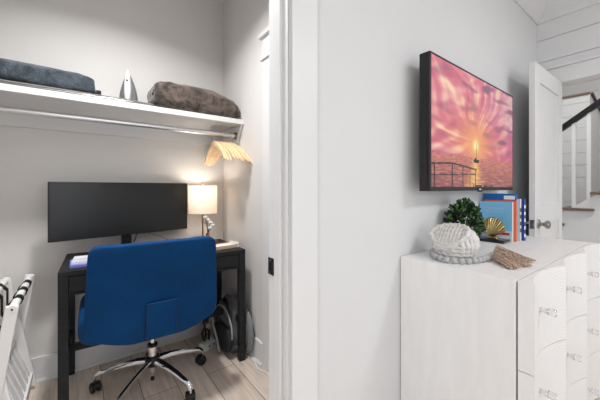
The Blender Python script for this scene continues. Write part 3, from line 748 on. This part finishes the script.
for j in range(NY+1):
    for i in range(NX+1):
        s_, t_ = i/NX, j/NY; vs.append((x0+(x1-x0)*s_, -.0005, z0+(z1-z0)*t_)); cols.append((*lin(tuple(max(0, min(255, c)) for c in pic(s_, t_))), 1))
me = bpy.data.meshes.new('screen'); me.from_pydata(vs, [], [(j*(NX+1)+i, j*(NX+1)+i+1, (j+1)*(NX+1)+i+1, (j+1)*(NX+1)+i) for j in range(NY) for i in range(NX)])
ca = me.color_attributes.new('picture', 'FLOAT_COLOR', 'POINT'); ca.data.foreach_set('color', [x for c in cols for x in c])
mt = bpy.data.materials.new('tv_picture'); mt.use_nodes = True; nt = mt.node_tree; pb_ = nt.nodes['Principled BSDF']
at = nt.nodes.new('ShaderNodeAttribute'); at.attribute_name = 'picture'
nt.links.new(at.outputs['Color'], pb_.inputs['Emission Color']); pb_.inputs['Emission Strength'].default_value = .88
pb_.inputs['Base Color'].default_value = (.01, .01, .01, 1); pb_.inputs['Roughness'].default_value = .35
me.materials.append(mt); so = bpy.data.objects.new('screen', me); C.objects.link(so); so.parent = tv

# ------------------------------------------------------------------ dresser
DX0, DX1, DYF, DYB, DH = 1.168, 2.34, .349, .796, .87
dr = thing('dresser', 'white wooden dresser with scalloped drawer fronts below the television', 'dresser', ((DX0+DX1)/2, (DYF+DYB)/2, 0))
MB().box(DX0, DX1, DYF+.006, DYB, .0, DH-.001).build('carcass', M_whitewood, dr, world=True, bevel=.0015)
cw = (DX1-DX0)/3; YF = .303
def scoop(u): return YF+.036*math.sin(PI*u)**.8 if 0 < u < 1 else YF
rows = [(.575, DH), (.272, .572), (.015, .269)]
for ci in range(3):
    for ri, (z0, z1) in enumerate(rows):
        xa = DX0+cw*ci+.0008; xb = DX0+cw*(ci+1)-.0008
        if ri == 0: z1 = DH-.001
        n = 28; pf = [(xa+(xb-xa)*i/n, scoop(i/n)) for i in range(n+1)]
        pts = pf+[(xb, DYF), (xa, DYF)]
        me_c = ((xa+xb)/2, 0, (z0+z1)/2)
        m = MB(); k = len(pts)
        vs = [(p[0]-me_c[0], p[1], z0-me_c[2]) for p in pts]+[(p[0]-me_c[0], p[1], z1-me_c[2]) for p in pts]
        m.add(vs, [tuple(range(k-1, -1, -1)), tuple(range(k, 2*k))])
        m.add(vs, [(i, i+1, i+1+k, i+k) for i in range(n)], True)
        m.add(vs, [(n+i, (n+i+1) % k, (n+i+1) % k+k, n+i+k) for i in range(3)])
        o = m.build('drawer', M_scallop, dr); o.data.materials.append(M_whitewood)
        for p_ in o.data.polygons:
            if abs(p_.normal.x) > .99 or abs(p_.normal.z) > .5: p_.material_index = 1
        o.location = Vector(me_c)-Vector(dr.location)
        ym = scoop(.5); zc = z0+(z1-z0)*.53 if ri < 2 else .12
        kx = 0
        kb = MB(); kb.lathe([(0, 0), (.0095, 0), (.0095, .004), (.007, .005), (.007, .014), (.0105, .015), (.0105, .022), (0, .022)], (kx, ym, zc-me_c[2]), 20, Matrix.Rotation(PI/2, 3, 'X'))
        ko = kb.build('knob', M_chrome, o)
        kb = MB(); kb.lathe([(0, .0225), (.010, .0225), (.0125, .025), (.0125, .046), (.011, .048), (0, .048)], (kx, ym, zc-me_c[2]), 20, Matrix.Rotation(PI/2, 3, 'X'))
        kb.build('knob_cap', M_acrylic, o)

ZT = DH
# ------------------------------------------------------------------ books
def book(x0, x1, y0, y1, h, rgb, lab, label_fn=None, lean=0, page=True, spine=None):
    t = thing('book', lab, 'book', ((x0+x1)/2, (y0+y1)/2, ZT)); w2 = (x1-x0)/2; d2 = (y1-y0)/2; c = mat('cover_%d_%d_%d' % rgb, rgb, .35, vary=.05)
    sc = mat('cover_%d_%d_%d' % spine, spine, .35) if spine else c
    MB().box(-w2+.0015, w2-.0015, -d2+.003, d2-.002, .003, h-.003).build('pages', mat('paper_white', (235, 234, 230), .7), t)
    m = MB(); m.box(-w2, -w2+.0015, -d2, d2, 0, h); m.box(w2-.0015, w2, -d2, d2, 0, h); m.build('cover', c, t)
    MB().box(-w2, w2, -d2-.001, -d2+.0015, 0, h).build('spine', sc, t)
    if label_fn: label_fn(t, w2, d2, h)
    return t
def lb1(t, w2, d2, h):
    wht = mat('print_white', (232, 238, 244), .5); x = -w2-.0004
    for (a, b, z, q) in ((-.05, .045, .185, .008), (-.05, .045, .172, .004), (-.05, .03, .163, .003)): MB().box(x, x+.0006, -b, -a, z, z+q).build('lettering', mat('print_pale', (150, 196, 232), .5), t)
    MB().box(x, x+.0006, -d2+.012, -.01, .035, .05).build('red_label', mat('print_red', (196, 58, 48), .5), t)
    MB().box(x, x+.0006, -d2+.012, -.005, .008, .03).build('white_label', wht, t)
    MB().box(x+.0001, x+.0005, -d2, d2, .0, .06).build('sand_band', mat('print_sky', (196, 218, 232), .5), t)
book(1.985, 2.009, .622, .790, .229, (128, 194, 234), 'light blue book facing out at the front of the row', lb1, spine=(206, 214, 218))
book(2.011, 2.034, .612, .775, .237, (226, 112, 74), 'orange book standing behind the light blue one')
def lb3(t, w2, d2, h):
    x = -w2-.0004; MB().box(x, x+.0006, -d2+.004, -d2+.06, h-.034, h-.012).build('white_label', mat('print_white', (232, 238, 244), .5), t)
book(2.036, 2.054, .618, .792, .276, (22, 104, 184), 'tallest book, deep blue, rising above the others', lb3)
def lb4(t, w2, d2, h):
    m = MB()
    for z in (.05, .09, .13, .17): m.box(-w2+.003, w2-.003, -d2-.0016, -d2-.0008, z, z+.022)
    m.build('lettering', mat('print_dark', (60, 60, 64), .5), t)
book(2.058, 2.084, .606, .770, .245, (228, 228, 226), 'white book between the blue books in the row', lb4)
def lb5(t, w2, d2, h):
    m = MB()
    for z in (.02, .065, .11, .15, .19): m.box(-w2+.004, w2-.004, -d2-.0016, -d2-.0008, z, z+.02)
    m.build('lettering', mat('print_white', (232, 238, 244), .5), t)
book(2.088, 2.118, .594, .760, .246, (28, 62, 142), 'navy blue book at the far end nearest the door', lb5)

# shell bookend
t = thing('shell_bookend', 'gold scallop shell bookend on a black base by the books', 'bookend', (1.925, .702, ZT))
MB().box(-.045, .053, -.075, .08, 0, .016).build('base', mat('black_stone', (16, 22, 30), .15, vary=.1), t, bevel=.003)
m = MB(); NA, NR = 130, 16; vs = []
for j in range(NR+1):
    r = j/NR
    for i in range(NA+1):
        a = -1.32+2.64*i/NA; fl = math.cos(15*2*PI*(i/NA)/1.0)
        rad = .108*(r**.9)*(1-.10*(abs(a)/1.32)**2)*(1+.022*r*fl)
        th_ = rad*math.sin(a)*.69; h_ = .004+rad*(math.cos(a)*.80+.20)*1.08
        dome = -.030*math.sin(PI*min(1, r*.9+.1))*(1-.55*(abs(a)/1.32)**2)-.0042*r*fl
        vs.append((dome, th_, .018+h_))
m.add(vs, [(j*(NA+1)+i, j*(NA+1)+i+1, (j+1)*(NA+1)+i+1, (j+1)*(NA+1)+i) for j in range(NR) for i in range(NA)], True)
m.v = [(x, y-.005, z) for x, y, z in m.v]; m.build('shell', M_gold, t, solid=.004)
MB().prism([(-.033, .016), (.024, .016), (.016, .032), (-.022, .032)], -.012, .006, 'x').build('hinge_foot', M_gold, t, bevel=.003)

# plant
t = thing('potted_plant', 'small bushy green plant behind the white rope knot', 'plant', (1.575, .700, ZT))
MB().lathe([(0, 0), (.040, 0), (.047, .04), (.049, .062), (.044, .062), (.042, .052), (0, .052)], n=28).build('pot', M_concrete, t)
def foliage(n, seed, zr):
    random.seed(seed); m = MB()
    for i in range(n):
        a = random.uniform(0, 2*PI); el = random.uniform(-.75, 1.5); r = random.uniform(.55, 1)**.6*.08*(1-zr*random.random())
        c = Vector((r*math.cos(a)*math.cos(el), r*math.sin(a)*math.cos(el), .135+r*1.3*math.sin(el)))
        if c.y > .075: c.y = .075
        d = (c-Vector((0, 0, .1))).normalized()+Vector((random.uniform(-.5, .5), random.uniform(-.5, .5), random.uniform(-.3, .6))); d.normalize()
        sd = d.cross(Vector((random.uniform(-1, 1), random.uniform(-1, 1), 1))).normalized(); nn = sd.cross(d)
        l = random.uniform(.016, .028); wv = l*.33
        m.add([c, c+d*l*.5+sd*wv+nn*.002, c+d*l, c+d*l*.5-sd*wv+nn*.002, c+d*l*.5-nn*.002], [(0, 1, 4), (1, 2, 4), (2, 3, 4), (3, 0, 4)], True)
    return m
foliage(360, 3, 0).build('foliage', M_leaf, t); foliage(420, 4, 0).build('foliage', M_leafd, t); foliage(420, 6, .5).build('foliage', M_leafd, t)
random.seed(5)
for k in range(12):
    a = k*2*PI/12; r = random.uniform(.03, .08)
    MB().tube([(0, 0, .07), (r*.4*math.cos(a), r*.4*math.sin(a), .13), (r*math.cos(a), r*math.sin(a), .15+random.uniform(.02, .07))], .0015, 5).build('stem', mat('stem_green', (62, 72, 40), .7), t)

# rope knot
random.seed(9)
kn = thing('rope_knot', 'large white cotton rope knot ornament on the near end of dresser', 'ornament', (1.342, .640, ZT))
Rk = .073; rr_ = .0094; tw_ = (.26, 230, 2)
view = Vector((-.9, -.43, .12)).normalized()
ez_ = (Vector((0, 0, 1))*.80+view*.66+Vector((-.43, .9, 0))*.42).normalized()
rt_ = Vector((.43, -.9, 0)); ex_ = (Vector((0, 0, 1))-ez_*ez_.z).normalized(); ex_ = (Matrix.Rotation(math.radians(4), 3, ez_) @ ex_); ey_ = ez_.cross(ex_)
RT = Matrix((ex_, ey_, ez_)).transposed()
kn.scale = (.93, .93, .96); cK = Vector((0, 0, .073)); tw_ = (.24, 230, 2)
def ell(az, el, r=1.0):
    return cK+Vector((.088*r*math.cos(az)*math.cos(el), .088*r*math.sin(az)*math.cos(el), .066*r*math.sin(el)))
HL = .046       # height of the lens face along its normal
m = MB()        # level wraps round the body
for z, q in ((.010, .80), (.027, .93), (.044, 1.0), (.062, 1.03), (.080, 1.02), (.097, .95)):
    run_ = []; pts = [Vector((.087*q*math.cos(2*PI*i/64), .087*q*math.sin(2*PI*i/64), z)) for i in range(64)]
    pts = [p+ez_*min(0, HL-.004-(p-cK).dot(ez_)) for p in pts]
    m.tube(pts, .0095, 10, closed=True, twist=tw_)
m.build('level_wraps', M_rope, kn)
for lo, hi, st_, nm in ((-128, 5, 13.5, 'side_wraps'), (150, 215, 14, 'side_wraps')):
    m = MB(); az = lo
    while az <= hi:
        pts = []
        for i in range(28):
            p = ell(math.radians(az)-.25*(i/27), math.radians(-68+i*5.2), 1.11)
            if (p-cK).dot(ez_) > HL+.004: break
            p.z = max(p.z, .0095); pts.append(p)
        if len(pts) > 3: m.tube(pts, .0090, 10, twist=tw_)
        az += st_
    m.build(nm, M_rope, kn)
m = MB()        # parallel strands across the lens
for k in range(-4, 5):
    y = k*.0166; L_ = .058*math.sqrt(max(.02, 1-(y/.082)**2)); pts = []
    for i in range(17):
        x = -L_+2*L_*i/16; pts.append(cK+ex_*x+ey_*(y+.004*math.sin(x*30))+ez_*(HL+.002+.012*(1-(x/L_)**2)*(1-(y/.09)**2)))
    m.tube(pts, .0086, 10, twist=tw_)
m.build('face_strands', M_rope, kn)
m = MB(); pts = []
for i in range(80):
    a = 2*PI*i/80; pts.append(cK+ex_*.062*math.cos(a)+ey_*.086*math.sin(a)+ez_*(HL+.006-.006*math.cos(2*a)))
m.tube(pts, .0105, 12, closed=True, twist=(.22, 220, 2)); m.build('rope_loop', M_rope, kn)
m = MB(); m.sell((0, 0, .068), (.15, .15, .11), 1, 1, 24, 14); m.build('core', M_rope, kn)

# bead garland
def P(u, v, z):
    t = (1.18-z)*294.3/(v-188); k = (u-300)/294.3; return Vector(((.6+.8*k)*t, (.8-.6*k)*t, z))
gl = thing('bead_garland', 'grey wooden bead garland with tan tassels laid around the rope knot', 'bead garland', (1.40, .50, ZT))
zb = ZT+.0131
path = [(P(u, v, zb).x, P(u, v, zb).y) for u, v in ((432.6, 251.2), (432.2, 253.6), (435.3, 256.3), (440.8, 258.2), (447, 259.7), (454.3, 260.4), (461.9, 260.9), (469.3, 260.9), (475.2, 260.4), (481, 259.4), (486.5, 258), (491, 256.2), (494, 254))]
# evenly space beads
P2 = [Vector((a, b, zb)) for a, b in path]; beads = [P2[0]]; acc = 0; step = .0286
for i in range(1, len(P2)):
    seg = P2[i]-P2[i-1]; l = seg.length; pos = step-acc
    while pos <= l: beads.append(P2[i-1]+seg*(pos/l)); pos += step
    acc = l-(pos-step)

for bq in beads:
    MB().lathe([(.0015, -.0124)]+[(.0128*math.sin(a), -.0128*math.cos(a)) for a in [.2+i*(PI-.4)/10 for i in range(11)]]+[(.0015, .0124)], bq, 18).build('bead', M_bead, gl, world=True)
MB().tube(beads, .0015, 6).build('cord', M_tassel, gl, world=True)
def tassel(a, b, wd, seed, zt=.01):
    random.seed(seed); m = MB(); a = Vector(a); b = Vector(b); d = (b-a); L_ = d.length; d.normalize(); s_ = Vector((-d.y, d.x, 0))
    for i in range(40):
        q = random.uniform(-1, 1); hz_ = random.uniform(.002, .042)
        pts = []; ll = L_*random.uniform(.85, 1.05); ph = random.uniform(0, 6)
        for k in range(9):
            u = k/8; w3 = wd*(.25+.75*u**.6)*q; z = ZT+.0035+hz_*(1-.75*u)*(1-.4*abs(q))
            pts.append(a+d*ll*u+s_*(w3+.0015*math.sin(9*u+ph))+Vector((0, 0, z-a.z)))
        m.tube(pts, .0024, 5, twist=(.25, 700, 1))
    m.build('tassel', M_tassel, gl, world=True)
    mm = MB(); mm.tube([a-d*.004+Vector((0, 0, .002)), a+d*.012+Vector((0, 0, .002))], .011, 12); mm.build('tassel_knot', mat('tassel_wrap', (196, 176, 156), .9), gl, world=True)
def TS(u0, v0, u1, v1, wd, seed):
    a_ = P(u0, v0, zb); b_ = P(u1, v1, ZT+.006); b_.z = zb; tassel(a_, b_, wd, seed)
TS(496, 251.5, 532, 261.5, .026, 1); TS(496, 256.5, 526, 266, .028, 2); TS(495, 258, 514, 268, .022, 3)
